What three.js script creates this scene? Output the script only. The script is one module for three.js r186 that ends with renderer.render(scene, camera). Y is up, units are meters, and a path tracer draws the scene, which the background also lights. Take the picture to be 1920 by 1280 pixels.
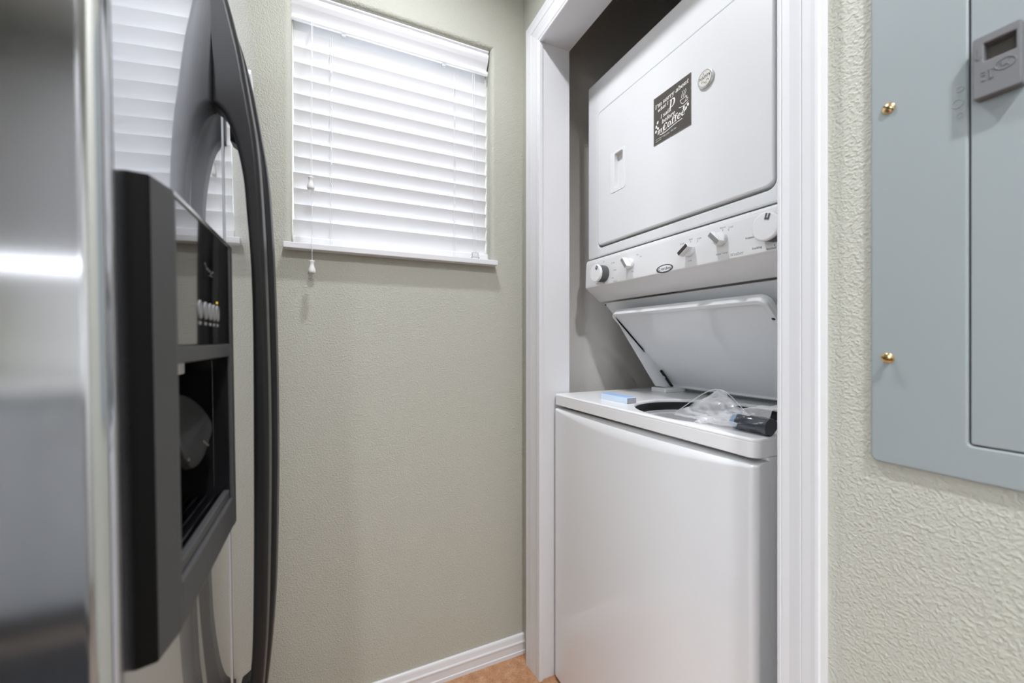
import * as THREE from 'three';
import { RoundedBoxGeometry } from 'three/addons/geometries/RoundedBoxGeometry.js';
import { RectAreaLightUniformsLib } from 'three/addons/lights/RectAreaLightUniformsLib.js';
import { mergeGeometries } from 'three/addons/utils/BufferGeometryUtils.js';
import { Brush, Evaluator, SUBTRACTION } from 'three-bvh-csg';

// ---------------------------------------------------------------- camera, sky, exposure
// Plan: x runs from the refrigerator (left) to the laundry closet (right), f runs from the camera to the window wall (f = -z), y up.
const EYE = 1.068, YAW = 24.75 * Math.PI / 180;
const scene = new THREE.Scene();
scene.background = new THREE.Color(5.7, 6.15, 6.8);                    // even bright sky, set to fill the room through the added door
const camera = new THREE.PerspectiveCamera(80.58, 1.5, 0.02, 30);
camera.position.set(0, EYE, 0);
camera.lookAt(Math.sin(YAW), EYE, -Math.cos(YAW));
camera.focus = 0.95; camera.userData.fStop = 3.4;
const renderer = new THREE.WebGLRenderer({ antialias: true });
renderer.toneMapping = THREE.LinearToneMapping;
renderer.toneMappingExposure = 1.0;
renderer.shadowMap.enabled = true;
RectAreaLightUniformsLib.init();
const CEIL = EYE + 1.39, LAMP_POWER = 5.6;
// unseen recessed lamps over the passage, another placed behind to brighten the room: [x, f, share]
const LAMPS = [[0.18, 0.75, 0.82], [0.18, -0.56, 2.0], [-0.45, -1.2, 1.2]];

// ---------------------------------------------------------------- helpers
const used = {};
const numbered = (n) => { used[n] = (used[n] ?? -1) + 1; return used[n] ? n + '_' + String(used[n]).padStart(3, '0') : n; };
function rng(seed) { let s = seed >>> 0; return () => { s = (s + 0x6d2b79f5) >>> 0; let t = Math.imul(s ^ (s >>> 15), 1 | s); t = (t + Math.imul(t ^ (t >>> 7), 61 | t)) ^ t; return ((t ^ (t >>> 14)) >>> 0) / 4294967296; }; }
const origin = new Map();                                             // world position of each group built here
function base(name, label, category, [x, y, f], group) {
  const o = new THREE.Group(); o.name = numbered(name); o.position.set(x, y, -f); scene.add(o);
  if (label) o.userData.label = label;
  if (category) o.userData.category = category;
  if (group) o.userData.group = group;
  origin.set(o, new THREE.Vector3(x, y, -f));
  return o;
}
function sub(name, parent, label) { const o = new THREE.Group(); o.name = name; parent.add(o); origin.set(o, origin.get(parent) ?? new THREE.Vector3()); if (label) o.userData.label = label; return o; }
// a mesh whose geometry is given in world coordinates
function put(name, geo, mat, parent = scene, label) {
  const g = Array.isArray(geo) ? (geo.length > 1 ? join(geo) : geo[0]) : geo;
  const o0 = origin.get(parent) ?? new THREE.Vector3();
  const m = new THREE.Mesh(g.clone().translate(-o0.x, -o0.y, -o0.z), mat);
  m.name = parent === scene ? numbered(name) : name; m.castShadow = m.receiveShadow = true;
  if (label) m.userData.label = label;
  origin.set(m, o0); parent.add(m);
  return m;
}
function join(list) { return mergeGeometries(list.map((g) => { const c = g.index ? g.toNonIndexed() : g; for (const k of Object.keys(c.attributes)) if (!['position', 'normal', 'uv'].includes(k)) c.deleteAttribute(k); return c; })); }
const structure = (o) => { o.userData.kind = 'structure'; return o; };
const tag = (o, label, category, group) => { o.userData.label = label; o.userData.category = category; if (group) o.userData.group = group; return o; };
// uv in metres by the way a face points
function metric(g0) {
  const g = g0.index ? g0.toNonIndexed() : g0; g.computeVertexNormals();
  const p = g.attributes.position, n = g.attributes.normal, uv = new Float32Array(p.count * 2);
  for (let i = 0; i < p.count; i++) {
    const a = Math.abs(n.getX(i)), b = Math.abs(n.getY(i)), c = Math.abs(n.getZ(i));
    const [u, v] = a >= b && a >= c ? [p.getZ(i), p.getY(i)] : b >= c ? [p.getX(i), p.getZ(i)] : [p.getX(i), p.getY(i)];
    uv[2 * i] = u; uv[2 * i + 1] = v;
  }
  g.setAttribute('uv', new THREE.BufferAttribute(uv, 2)); return g;
}
const box = (x0, x1, y0, y1, f0, f1) => new THREE.BoxGeometry(Math.abs(x1 - x0), Math.abs(y1 - y0), Math.abs(f1 - f0)).translate((x0 + x1) / 2, (y0 + y1) / 2, -(f0 + f1) / 2);
const rbox = (x0, x1, y0, y1, f0, f1, r = 0.003, s = 3) => new RoundedBoxGeometry(Math.abs(x1 - x0), Math.abs(y1 - y0), Math.abs(f1 - f0), s, r).translate((x0 + x1) / 2, (y0 + y1) / 2, -(f0 + f1) / 2);
const shapeOf = (pts) => { const s = new THREE.Shape(); pts.forEach(([a, b], i) => (i ? s.lineTo(a, b) : s.moveTo(a, b))); s.closePath(); return s; };
// profile in (x, y), run from f0 to f1
function alongF(pts, f0, f1, bevel = 0, seg = 3) {
  const s = pts instanceof THREE.Shape ? pts : shapeOf(pts);
  return new THREE.ExtrudeGeometry(s, { depth: f1 - f0 - 2 * bevel, bevelEnabled: bevel > 0, bevelThickness: bevel, bevelSize: bevel, bevelOffset: -bevel, bevelSegments: seg, curveSegments: 24 }).translate(0, 0, -f1 + bevel);
}
// profile in (x, f), run from y0 to y1
function alongY(pts, y0, y1, bevel = 0, seg = 3) {
  const s = pts instanceof THREE.Shape ? pts : shapeOf(pts);
  return new THREE.ExtrudeGeometry(s, { depth: y1 - y0 - 2 * bevel, bevelEnabled: bevel > 0, bevelThickness: bevel, bevelSize: bevel, bevelOffset: -bevel, bevelSegments: seg, curveSegments: 32 }).rotateX(-Math.PI / 2).translate(0, y0 + bevel, 0);
}
// outline in (-f, y) of something flat facing x, between x0 and x1
function alongX(pts, x0, x1, bevel = 0, seg = 3) {
  const s = pts instanceof THREE.Shape ? pts : shapeOf(pts);
  return new THREE.ExtrudeGeometry(s, { depth: x1 - x0 - 2 * bevel, bevelEnabled: bevel > 0, bevelThickness: bevel, bevelSize: bevel, bevelOffset: -bevel, bevelSegments: seg, curveSegments: 16 }).rotateY(-Math.PI / 2).translate(x1 - bevel, 0, 0);
}
function rrect(a0, a1, b0, b1, r, cls = THREE.Shape) {
  const s = new cls(), R = Array.isArray(r) ? r : [r, r, r, r];       // corners: a0b0, a1b0, a1b1, a0b1
  s.moveTo(a0 + R[0], b0); s.lineTo(a1 - R[1], b0); if (R[1]) s.absarc(a1 - R[1], b0 + R[1], R[1], -Math.PI / 2, 0);
  s.lineTo(a1, b1 - R[2]); if (R[2]) s.absarc(a1 - R[2], b1 - R[2], R[2], 0, Math.PI / 2);
  s.lineTo(a0 + R[3], b1); if (R[3]) s.absarc(a0 + R[3], b1 - R[3], R[3], Math.PI / 2, Math.PI);
  s.lineTo(a0, b0 + R[0]); if (R[0]) s.absarc(a0 + R[0], b0 + R[0], R[0], Math.PI, 1.5 * Math.PI);
  return s;
}
const disc = (x0, x1, y, f, r, bevel = 0.002) => { const s = new THREE.Shape(); s.absarc(f, y, r, 0, Math.PI * 2); return alongX(s, x0, x1, bevel); };
const tube = (pts, r, seg = 24, rad = 6) => new THREE.TubeGeometry(new THREE.CatmullRomCurve3(pts.map(([x, y, f]) => new THREE.Vector3(x, y, -f))), seg, r, rad);
const Y = (y) => EYE + y;                                             // heights below are measured from the camera's height

// ---------------------------------------------------------------- procedural textures
function lattice(period, seed) {
  const r = rng(seed), g = new Float32Array(period * period * 2);
  for (let i = 0; i < period * period; i++) { const a = r() * 6.2832; g[2 * i] = Math.cos(a); g[2 * i + 1] = Math.sin(a); }
  return (x, y) => {                                                  // gradient noise that tiles every `period`
    const xi = Math.floor(x), yi = Math.floor(y), xf = x - xi, yf = y - yi, m = (a) => ((a % period) + period) % period;
    const d = (i, j) => { const k = (m(yi + j) * period + m(xi + i)) * 2; return g[k] * (xf - i) + g[k + 1] * (yf - j); };
    const u = xf * xf * xf * (xf * (xf * 6 - 15) + 10), v = yf * yf * yf * (yf * (yf * 6 - 15) + 10);
    return (d(0, 0) * (1 - u) + d(1, 0) * u) * (1 - v) + (d(0, 1) * (1 - u) + d(1, 1) * u) * v;
  };
}
function dataMap(size, fn, channels, srgb) {
  const a = new Uint8Array(size * size * 4);
  for (let j = 0; j < size; j++) for (let i = 0; i < size; i++) {
    const c = fn(i / size, j / size), k = (j * size + i) * 4;
    for (let q = 0; q < 3; q++) a[k + q] = Math.max(0, Math.min(255, Math.round(255 * (channels === 1 ? c : c[q]))));
    a[k + 3] = 255;
  }
  const t = new THREE.DataTexture(a, size, size); t.wrapS = t.wrapT = THREE.RepeatWrapping; t.magFilter = THREE.LinearFilter; t.minFilter = THREE.LinearFilter;
  if (srgb) t.colorSpace = THREE.SRGBColorSpace;
  t.needsUpdate = true; return t;
}
const smooth = (a, b, x) => { const t = Math.max(0, Math.min(1, (x - a) / (b - a))); return t * t * (3 - 2 * t); };
const nA = lattice(64, 3), nB = lattice(128, 5), nC = lattice(32, 7), nD = lattice(16, 9);
// sprayed and rolled drywall texture: soft flattened ridges a few millimetres wide
const peel = dataMap(1024, (u, v) => {
  const wx = 0.8 * nC(u * 32, v * 32) + 0.5 * nD(u * 16, v * 16), wy = 0.8 * nC(u * 32 + 9.2, v * 32 + 4.1) + 0.5 * nD(u * 16 + 5.5, v * 16 + 2.3);
  const a = nA(u * 64 + wx, v * 64 + wy), b = nB(u * 128 + 2 * wy, v * 128 + 2 * wx), c = nA(u * 64 + wy + 23.7, v * 64 - wx + 41.9), e = nB(u * 128 + wx + 51, v * 128 + 17);
  return 0.12 + 0.34 * smooth(-0.25, 0.5, a + 0.3 * b) + 0.34 * smooth(-0.1, 0.45, c + 0.45 * e) + 0.16 * (b + e) + 0.08 * nD(u * 16, v * 16);
}, 1);
const peelAt = (metres) => { const t = peel.clone(); t.repeat.set(1 / metres, 1 / metres); t.needsUpdate = true; return t; };
const fineNoise = dataMap(512, (u, v) => 0.5 + 0.35 * nB(u * 128, v * 128) + 0.25 * nA(u * 64, v * 64), 1);
const waveNoise = dataMap(256, (u, v) => 0.5 + 0.5 * nD(u * 16, v * 16), 1);
const tileMap = dataMap(512, (u, v) => {
  const a = nD(u * 16, v * 16), b = nA(u * 64, v * 64), c = nB(u * 128, v * 128), t = 0.5 + 0.55 * a + 0.4 * b + 0.25 * c;
  return [0.71 + 0.16 * (t - 0.5), 0.53 + 0.2 * (t - 0.5), 0.39 + 0.22 * (t - 0.5)];
}, 3, true);
// straight fine lines of a brushed sheet (they run along u)
const brushed = dataMap(512, (u, v) => 0.5 + 0.3 * nB(u * 2, v * 128) + 0.25 * nA(u * 1, v * 64), 1);
function canvasMap(w, h, draw) {
  const c = document.createElement('canvas'); c.width = w; c.height = h; const g = c.getContext('2d'); draw(g, w, h);
  const t = new THREE.CanvasTexture(c); t.colorSpace = THREE.SRGBColorSpace; return t;
}

// ---------------------------------------------------------------- materials
const std = (o) => new THREE.MeshStandardMaterial(o), phys = (o) => new THREE.MeshPhysicalMaterial(o);
const WALL = new THREE.Color(0.468, 0.466, 0.396);
const M = {
  wall: std({ color: WALL, roughness: 0.62, bumpMap: peelAt(0.31), bumpScale: 0.0010 }),
  closet: std({ color: new THREE.Color(0.62, 0.59, 0.55), roughness: 0.7, bumpMap: peelAt(0.36), bumpScale: 0.0006 }),
  ceiling: std({ color: new THREE.Color(0.78, 0.78, 0.76), roughness: 0.85, bumpMap: peelAt(0.5), bumpScale: 0.0012 }),
  trim: phys({ color: new THREE.Color(0.72, 0.72, 0.725), roughness: 0.38, bumpMap: fineNoise, bumpScale: 0.00004 }),
  enamel: phys({ color: new THREE.Color(0.76, 0.765, 0.765), roughness: 0.3, clearcoat: 0.9, clearcoatRoughness: 0.06 }),
  plasticWhite: phys({ color: new THREE.Color(0.8, 0.8, 0.795), roughness: 0.33, clearcoat: 0.25, clearcoatRoughness: 0.15 }),
  seal: std({ color: new THREE.Color(0.012, 0.012, 0.013), roughness: 0.6 }),
  greyPlastic: std({ color: new THREE.Color(0.09, 0.09, 0.09), roughness: 0.45 }),
  blind: phys({ color: new THREE.Color(0.84, 0.84, 0.85), roughness: 0.42 }),
  cord: std({ color: new THREE.Color(0.8, 0.8, 0.79), roughness: 0.7 }),
  tassel: phys({ color: new THREE.Color(0.72, 0.71, 0.68), roughness: 0.3 }),
  clear: phys({ color: 0xffffff, roughness: 0.08, transmission: 1, thickness: 0.004, ior: 1.46 }),
  glass: phys({ color: 0xffffff, roughness: 0.02, transmission: 1, thickness: 0, ior: 1.5 }),
  steel: phys({ color: new THREE.Color(0.585, 0.6, 0.645), metalness: 1, roughness: 0.27, clearcoat: 1, clearcoatRoughness: 0.02 }),
  steelSoft: phys({ color: new THREE.Color(0.62, 0.63, 0.655), metalness: 1, roughness: 0.1 }),
  paddle: phys({ color: new THREE.Color(0.02, 0.02, 0.0205), roughness: 0.6, specularIntensity: 0.3 }),
  blackPlastic: phys({ color: new THREE.Color(0.03, 0.03, 0.031), roughness: 0.38 }),
  charcoal: phys({ color: new THREE.Color(0.052, 0.052, 0.053), roughness: 0.5, specularIntensity: 0.7 }),
  handle: phys({ color: new THREE.Color(0.012, 0.012, 0.0125), roughness: 0.36, specularIntensity: 0.6 }),
  blackGloss: phys({ color: new THREE.Color(0.005, 0.005, 0.006), roughness: 0.05, ior: 2.3 }),
  bezelShade: phys({ color: new THREE.Color(0.004, 0.004, 0.004), roughness: 0.5, specularIntensity: 0.2 }),  // darker copy of the surround plastic, shade put into the colour
  blackSatin: phys({ color: new THREE.Color(0.008, 0.008, 0.009), roughness: 0.22 }),
  cabinetGrey: std({ color: new THREE.Color(0.06, 0.06, 0.062), roughness: 0.5 }),
  panel: phys({ color: new THREE.Color(0.288, 0.322, 0.322), roughness: 0.42, bumpMap: fineNoise, bumpScale: 0.00005 }),
  pocket: std({ color: new THREE.Color(0.09, 0.08, 0.065), roughness: 0.7 }),
  latch: std({ color: new THREE.Color(0.15, 0.15, 0.153), roughness: 0.55 }),
  brass: phys({ color: new THREE.Color(0.72, 0.53, 0.27), metalness: 1, roughness: 0.24 }),
  lamp: std({ color: 0xffffff, roughness: 0.5, emissive: 0xf6f8ff, emissiveIntensity: 6 }),
  tile: phys({ map: (() => { const t = tileMap.clone(); t.repeat.set(2.4, 2.4); t.needsUpdate = true; return t; })(), roughness: 0.4 }),
  paving: std({ color: new THREE.Color(0.3, 0.29, 0.27), roughness: 0.9 }),
  wood: std({ color: new THREE.Color(0.3, 0.295, 0.29), roughness: 0.5 }),
  counter: std({ color: new THREE.Color(0.42, 0.41, 0.39), roughness: 0.3 }),
  brushedNickel: phys({ color: new THREE.Color(0.55, 0.54, 0.52), metalness: 1, roughness: 0.3 }),
  strip: std({ color: 0xffffff, emissive: 0xf6f8ff, emissiveIntensity: 5 }),
  grout: std({ color: new THREE.Color(0.24, 0.19, 0.15), roughness: 0.9 }),
  drum: std({ color: new THREE.Color(0.38, 0.38, 0.39), roughness: 0.4 }),
  cartonBlue: std({ color: new THREE.Color(0.33, 0.52, 0.8), roughness: 0.5 }),
  cartonPale: std({ color: new THREE.Color(0.62, 0.73, 0.86), roughness: 0.5 }),
  cartonGrey: std({ color: new THREE.Color(0.3, 0.3, 0.33), roughness: 0.5 }),
  bag: phys({ color: new THREE.Color(0.95, 0.95, 0.955), roughness: 0.2, transmission: 0.72, thickness: 0, ior: 1.5, side: THREE.DoubleSide }),
  bundle: phys({ color: new THREE.Color(0.035, 0.04, 0.05), roughness: 0.25, clearcoat: 0.6, clearcoatRoughness: 0.12 }),
  bundleBlue: phys({ color: new THREE.Color(0.2, 0.27, 0.36), roughness: 0.3, clearcoat: 0.6 }),
};
{ const w = waveNoise.clone(); w.repeat.set(2.2, 5); w.needsUpdate = true; M.enamelDoor = M.enamel.clone(); M.enamelDoor.bumpMap = w; M.enamelDoor.bumpScale = 0.00018; }

// ---------------------------------------------------------------- the room
const XW = 0.6185, DF = 1.248, XL = -1.3, FB = -1.95;                 // right wall, window wall, left and back walls out of view, set for the steel reflection
const JL = 1.1138, JR = 0.378, JT = 0.945;                            // closet opening
const FLOOR = 0;
{ // floor: tiles bedded in grout
  const fl = structure(put('floor', box(XL - 0.1, 1.65, -0.12, -0.003, FB - 0.1, DF + 0.12), M.grout));
  const s = 0.452, shp = [0, 1, 2].map((k) => metric(rbox(0, s - 0.005, -0.0095, 0, 0, s - 0.005, 0.002, 1).translate(k * 0.37, 0, 0)).translate(-k * 0.37, 0, 0));
  const r = rng(11);
  for (let i = -2; i <= 2; i++) for (let j = -3; j <= 2; j++) {
    const x = 0.262 + i * s, f = 0.835 + j * s; if (f > DF || x < XL - 0.2) continue;
    const m = new THREE.Mesh(shp[Math.floor(r() * 3)], M.tile); m.name = 'tile'; m.position.set(x, 0, -f); m.castShadow = m.receiveShadow = true; fl.add(m);
  }
  structure(put('ceiling', metric(box(XL - 0.1, 1.65, CEIL, CEIL + 0.12, FB - 0.1, DF + 0.12)), M.ceiling));
}
{ // window wall with a rounded drywall return round the opening
  const r = 0.014, s = rrect(XL - 0.1, XW + 0.1, 0, CEIL, 0), h = rrect(-0.0875 - r, 0.4985 + r, Y(0.2592) - r, Y(0.9735) + r, 0.001, THREE.Path);
  s.holes.push(h);
  const g = new THREE.ExtrudeGeometry(s, { depth: 0.12 - 2 * r, bevelEnabled: true, bevelThickness: r, bevelSize: r, bevelSegments: 6 }).translate(0, 0, -DF - 0.12 + r);
  const keep = g.toNonIndexed(), nn = keep.attributes.normal.clone(); metric(keep); keep.setAttribute('normal', nn);
  structure(put('wall_far', keep, M.wall));
}
structure(put('wall_right', [
  box(XW, 0.70, 0, CEIL, FB, JR - 0.018), box(XW, 0.70, Y(JT + 0.018), CEIL, JR - 0.018, JL + 0.018), box(XW, 0.70, 0, CEIL, JL + 0.018, DF),
].map(metric), M.wall));
const GW = [-1.1, -0.08, 0.08, 2.06];                                 // added glazed opening in the left wall, out of view, for fill daylight: f0, f1, y0, y1
structure(put('wall_left', [box(XL - 0.1, XL, 0, CEIL, FB, GW[0]), box(XL - 0.1, XL, 0, CEIL, GW[1], DF + 0.12), box(XL - 0.1, XL, 0, GW[2], GW[0], GW[1]), box(XL - 0.1, XL, GW[3], CEIL, GW[0], GW[1])].map(metric), M.wall));
{
  const w = new THREE.Group(); w.name = 'added_window_2'; structure(w); scene.add(w); origin.set(w, new THREE.Vector3());  // added glazed door, lets the bright sky fill the room
  const s = rrect(-GW[1], -GW[0], GW[2], GW[3], 0); s.holes.push(rrect(-GW[1] + 0.05, -GW[0] - 0.05, GW[2] + 0.05, GW[3] - 0.05, 0, THREE.Path));
  put('window_frame', alongX(s, XL - 0.08, XL - 0.03), M.trim, w);
  put('window_pane', box(XL - 0.058, XL - 0.054, GW[2] + 0.045, GW[3] - 0.045, GW[0] + 0.045, GW[1] - 0.045), M.glass, w);
  structure(put('unseen_ground', box(-16, XL - 0.1, -0.22, -0.12, -12, 12), M.paving));  // unseen ground outside the added door
}
structure(put('wall_back', metric(box(XL - 0.1, 0.70, 0, CEIL, FB - 0.1, FB)), M.ceiling));
// the laundry closet behind the right wall
structure(put('wall_closet_far', metric(box(0.70, 1.65, 0, CEIL, 1.2, DF + 0.12)), M.closet));
structure(put('wall_closet_rear', metric(box(1.55, 1.65, 0, CEIL, 0.2, 1.2)), M.closet));
structure(put('wall_closet_near', metric(box(0.70, 1.65, 0, CEIL, 0.2, 0.33)), M.closet));

{ // trim round the closet opening: jambs and a moulded casing mitred at the head
  const t = new THREE.Group(); t.name = 'trim_1'; structure(t); scene.add(t); origin.set(t, new THREE.Vector3());
  put('jamb', metric(rbox(0.6075, 0.7203, 0, Y(JT + 0.018), JL, JL + 0.018, 0.0015)), M.trim, t);
  put('jamb', metric(rbox(0.6075, 0.7203, 0, Y(JT + 0.018), JR - 0.018, JR, 0.0015)), M.trim, t);
  put('head_jamb', metric(rbox(0.6075, 0.7203, Y(JT), Y(JT + 0.018), JR - 0.018, JL + 0.018, 0.0015)), M.trim, t);
  const prof = [[0, 0], [0, 0.0105], [0.02, 0.012], [0.09, 0.0125], [0.11, 0.0108], [0.13, 0.0125], [0.3, 0.0128], [0.42, 0.0142], [0.55, 0.0158], [0.575, 0.016], [0.59, 0.0142], [0.61, 0.016], [0.8, 0.0172], [0.9, 0.0185], [0.965, 0.0185], [1, 0.0172], [1, 0]];
  const WL = 0.083, WR = 0.061, WH = 0.086, iL = JL - 0.003, iR = JR - 0.0, iT = JT - 0.003;
  const run = (A, B) => {                                             // A, B: (share across, depth) -> [x, y, f]
    const pos = [], quad = (a, b, c, d) => pos.push(...a, ...b, ...c, ...a, ...c, ...d), P = ([x, y, f]) => [x, y, -f];
    for (let i = 0; i + 1 < prof.length; i++) quad(P(A(...prof[i])), P(A(...prof[i + 1])), P(B(...prof[i + 1])), P(B(...prof[i])));
    const g = new THREE.BufferGeometry(); g.setAttribute('position', new THREE.Float32BufferAttribute(pos, 3)); g.setAttribute('uv', new THREE.Float32BufferAttribute(new Float32Array(pos.length / 3 * 2), 2));
    return metric(g);
  };
  const L = (y) => (s, d) => [XW - d, y ?? Y(iT + s * WH), iL + s * WL], R = (y) => (s, d) => [XW - d, y ?? Y(iT + s * WH), iR - s * WR];
  put('casing', run(L(0.0), L()), M.trim, t);
  put('casing', run(R(), R(0.0)), M.trim, t);
  put('head_casing', run(L(), R()), M.trim, t);
}
{ // baseboard below the window: flat face, cove and a rounded top
  const p = [[0, 0], [0.0135, 0], [0.0135, 0.011], [0.0115, 0.0135], [0.0115, 0.034], [0.0128, 0.037], [0.0128, 0.041], [0.010, 0.045], [0.0085, 0.054], [0.008, 0.058], [0.0065, 0.0625], [0.003, 0.0645], [0, 0.0645]];
  const pts = p.map(([d, y]) => [-(DF - d), y]);                      // outline in (z, y), run along x
  const g = new THREE.ExtrudeGeometry(shapeOf(pts), { depth: XW - XL, bevelEnabled: false }).rotateY(-Math.PI / 2).scale(-1, 1, 1);
  g.translate(XL, 0, 0); const q = g.toNonIndexed(), a = q.attributes.position;
  for (let i = 0; i < a.count; i += 3) { const v = [a.getX(i + 1), a.getY(i + 1), a.getZ(i + 1)]; a.setXYZ(i + 1, a.getX(i + 2), a.getY(i + 2), a.getZ(i + 2)); a.setXYZ(i + 2, ...v); }
  structure(put('baseboard_far', metric(q), M.trim));
}
tag(put('unseen_floor_mat', rbox(XL + 0.05, -0.22, 0.0003, 0.009, FB + 0.63, -0.5, 0.003), M.seal), 'unseen black floor mat placed to darken the low reflection in the steel door edge', 'mat');  // out of view, placed to darken the steel reflection and floor bounce
{ // the window itself, behind the blind
  const w = new THREE.Group(); w.name = 'window_1'; structure(w); scene.add(w); origin.set(w, new THREE.Vector3());
  const fs = rrect(-0.0875, 0.4985, Y(0.262), Y(0.9735), 0); fs.holes.push(rrect(-0.0525, 0.4635, Y(0.297), Y(0.9385), 0.003, THREE.Path));
  put('window_frame', new THREE.ExtrudeGeometry(fs, { depth: 0.03, bevelEnabled: false }).translate(0, 0, -1.362), M.plasticWhite, w);
  put('window_pane', box(-0.054, 0.465, Y(0.2955), Y(0.94), 1.345, 1.349), M.glass, w);
  put('window_sill', metric(rbox(-0.1037, 0.5092, Y(0.2487), Y(0.2648), 1.2135, 1.2475, 0.002)), M.trim, w);
  put('sill_board', metric(box(-0.0865, 0.4975, Y(0.259), Y(0.2646), 1.2475, 1.33)), M.trim, w);
}

// ---------------------------------------------------------------- ceiling lamps (above the picture)
LAMPS.forEach(([x, f, share], i) => {
  const names = ['unseen recessed ceiling lamp nearest the window wall, lighting it from above', 'unseen recessed ceiling lamp above the passage, lighting the closet and right wall', 'unseen ceiling lamp placed at the back of the kitchen to brighten the room'];
  const t = base('unseen_ceiling_lamp', names[i], 'lamp', [x, CEIL, f]);  // out of view, lights the walls and closet from above
  const at = (g) => g.translate(x, CEIL, -f);
  put('trim_ring', at(new THREE.LatheGeometry([[0.052, -0.001], [0.056, -0.006], [0.078, -0.004], [0.08, 0]].map(([a, b]) => new THREE.Vector2(a, b)), 40)), M.trim, t);
  put('lamp_disc', at(new THREE.CylinderGeometry(0.052, 0.052, 0.003, 40).translate(0, -0.0025, 0)), M.lamp, t);
  const l = new THREE.SpotLight(0xf6f8ff, LAMP_POWER * share, 0, 1.38, 0.55, 2);
  l.position.set(x, CEIL - 0.012, -f); l.target.position.set(x, 0, -f); l.castShadow = true; l.shadow.radius = 2.2; l.shadow.mapSize.set(1024, 1024); l.shadow.camera.near = 0.02;
  scene.add(l, l.target);
});

// ---------------------------------------------------------------- kitchen run on the back wall (out of view, placed for its reflection in the steel door edge)
{
  const x0 = XL + 0.003, x1 = -0.2, n = 3, w = (x1 - x0) / n;
  const b = base('unseen_base_cabinet', 'unseen grey base cabinet run placed for the low reflection in the steel door edge', 'cabinet', [(x0 + x1) / 2, 0, FB + 0.3]);
  put('carcass', box(x0, x1, 0.1, 0.875, FB + 0.003, FB + 0.575), M.wood, b); put('plinth', box(x0, x1, 0, 0.1, FB + 0.003, FB + 0.51), M.seal, b);
  const u = base('unseen_upper_cabinet', 'unseen grey upper cabinet run placed for the high reflection in the steel door edge', 'cabinet', [(x0 + x1) / 2, 1.42, FB + 0.17]);
  put('carcass', box(x0, x1, 1.42, 2.2, FB + 0.003, FB + 0.32), M.wood, u);
  for (let i = 0; i < n; i++) {
    put('door', rbox(x0 + i * w + 0.003, x0 + (i + 1) * w - 0.003, 0.115, 0.865, FB + 0.576, FB + 0.595, 0.003), M.wood, b);
    put('door', rbox(x0 + i * w + 0.003, x0 + (i + 1) * w - 0.003, 1.44, 2.19, FB + 0.321, FB + 0.34, 0.003), M.wood, u);
    put('handle', tube([[x0 + i * w + 0.05, 0.72, FB + 0.596], [x0 + i * w + 0.05, 0.73, FB + 0.625], [x0 + i * w + 0.05, 0.82, FB + 0.625], [x0 + i * w + 0.05, 0.83, FB + 0.596]], 0.005, 24), M.brushedNickel, b);
  }
  tag(put('countertop', rbox(x0, x1, 0.8755, 0.915, FB + 0.003, FB + 0.625, 0.004), M.counter), 'unseen pale countertop on the grey base cabinet run', 'countertop');
  const t = base('unseen_strip_lamp', 'unseen strip lamp placed for the bright bar mirrored in the steel door edge', 'lamp', [(x0 + x1) / 2, 1.40, FB + 0.29]);  // out of view, gives the bright bar in the steel edge
  put('housing', rbox(x0 + 0.05, x1 - 0.05, 1.398, 1.4195, FB + 0.24, FB + 0.302, 0.003), M.trim, t);
  put('diffuser', rbox(x0 + 0.06, x1 - 0.06, 1.372, 1.398, FB + 0.255, FB + 0.312, 0.006), M.strip, t);
  const l = new THREE.RectAreaLight(0xf6f8ff, 9, x1 - x0 - 0.12, 0.05); l.position.set((x0 + x1) / 2, 1.370, -(FB + 0.283)); l.lookAt((x0 + x1) / 2, 0, -(FB + 0.284)); scene.add(l);
}

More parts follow.
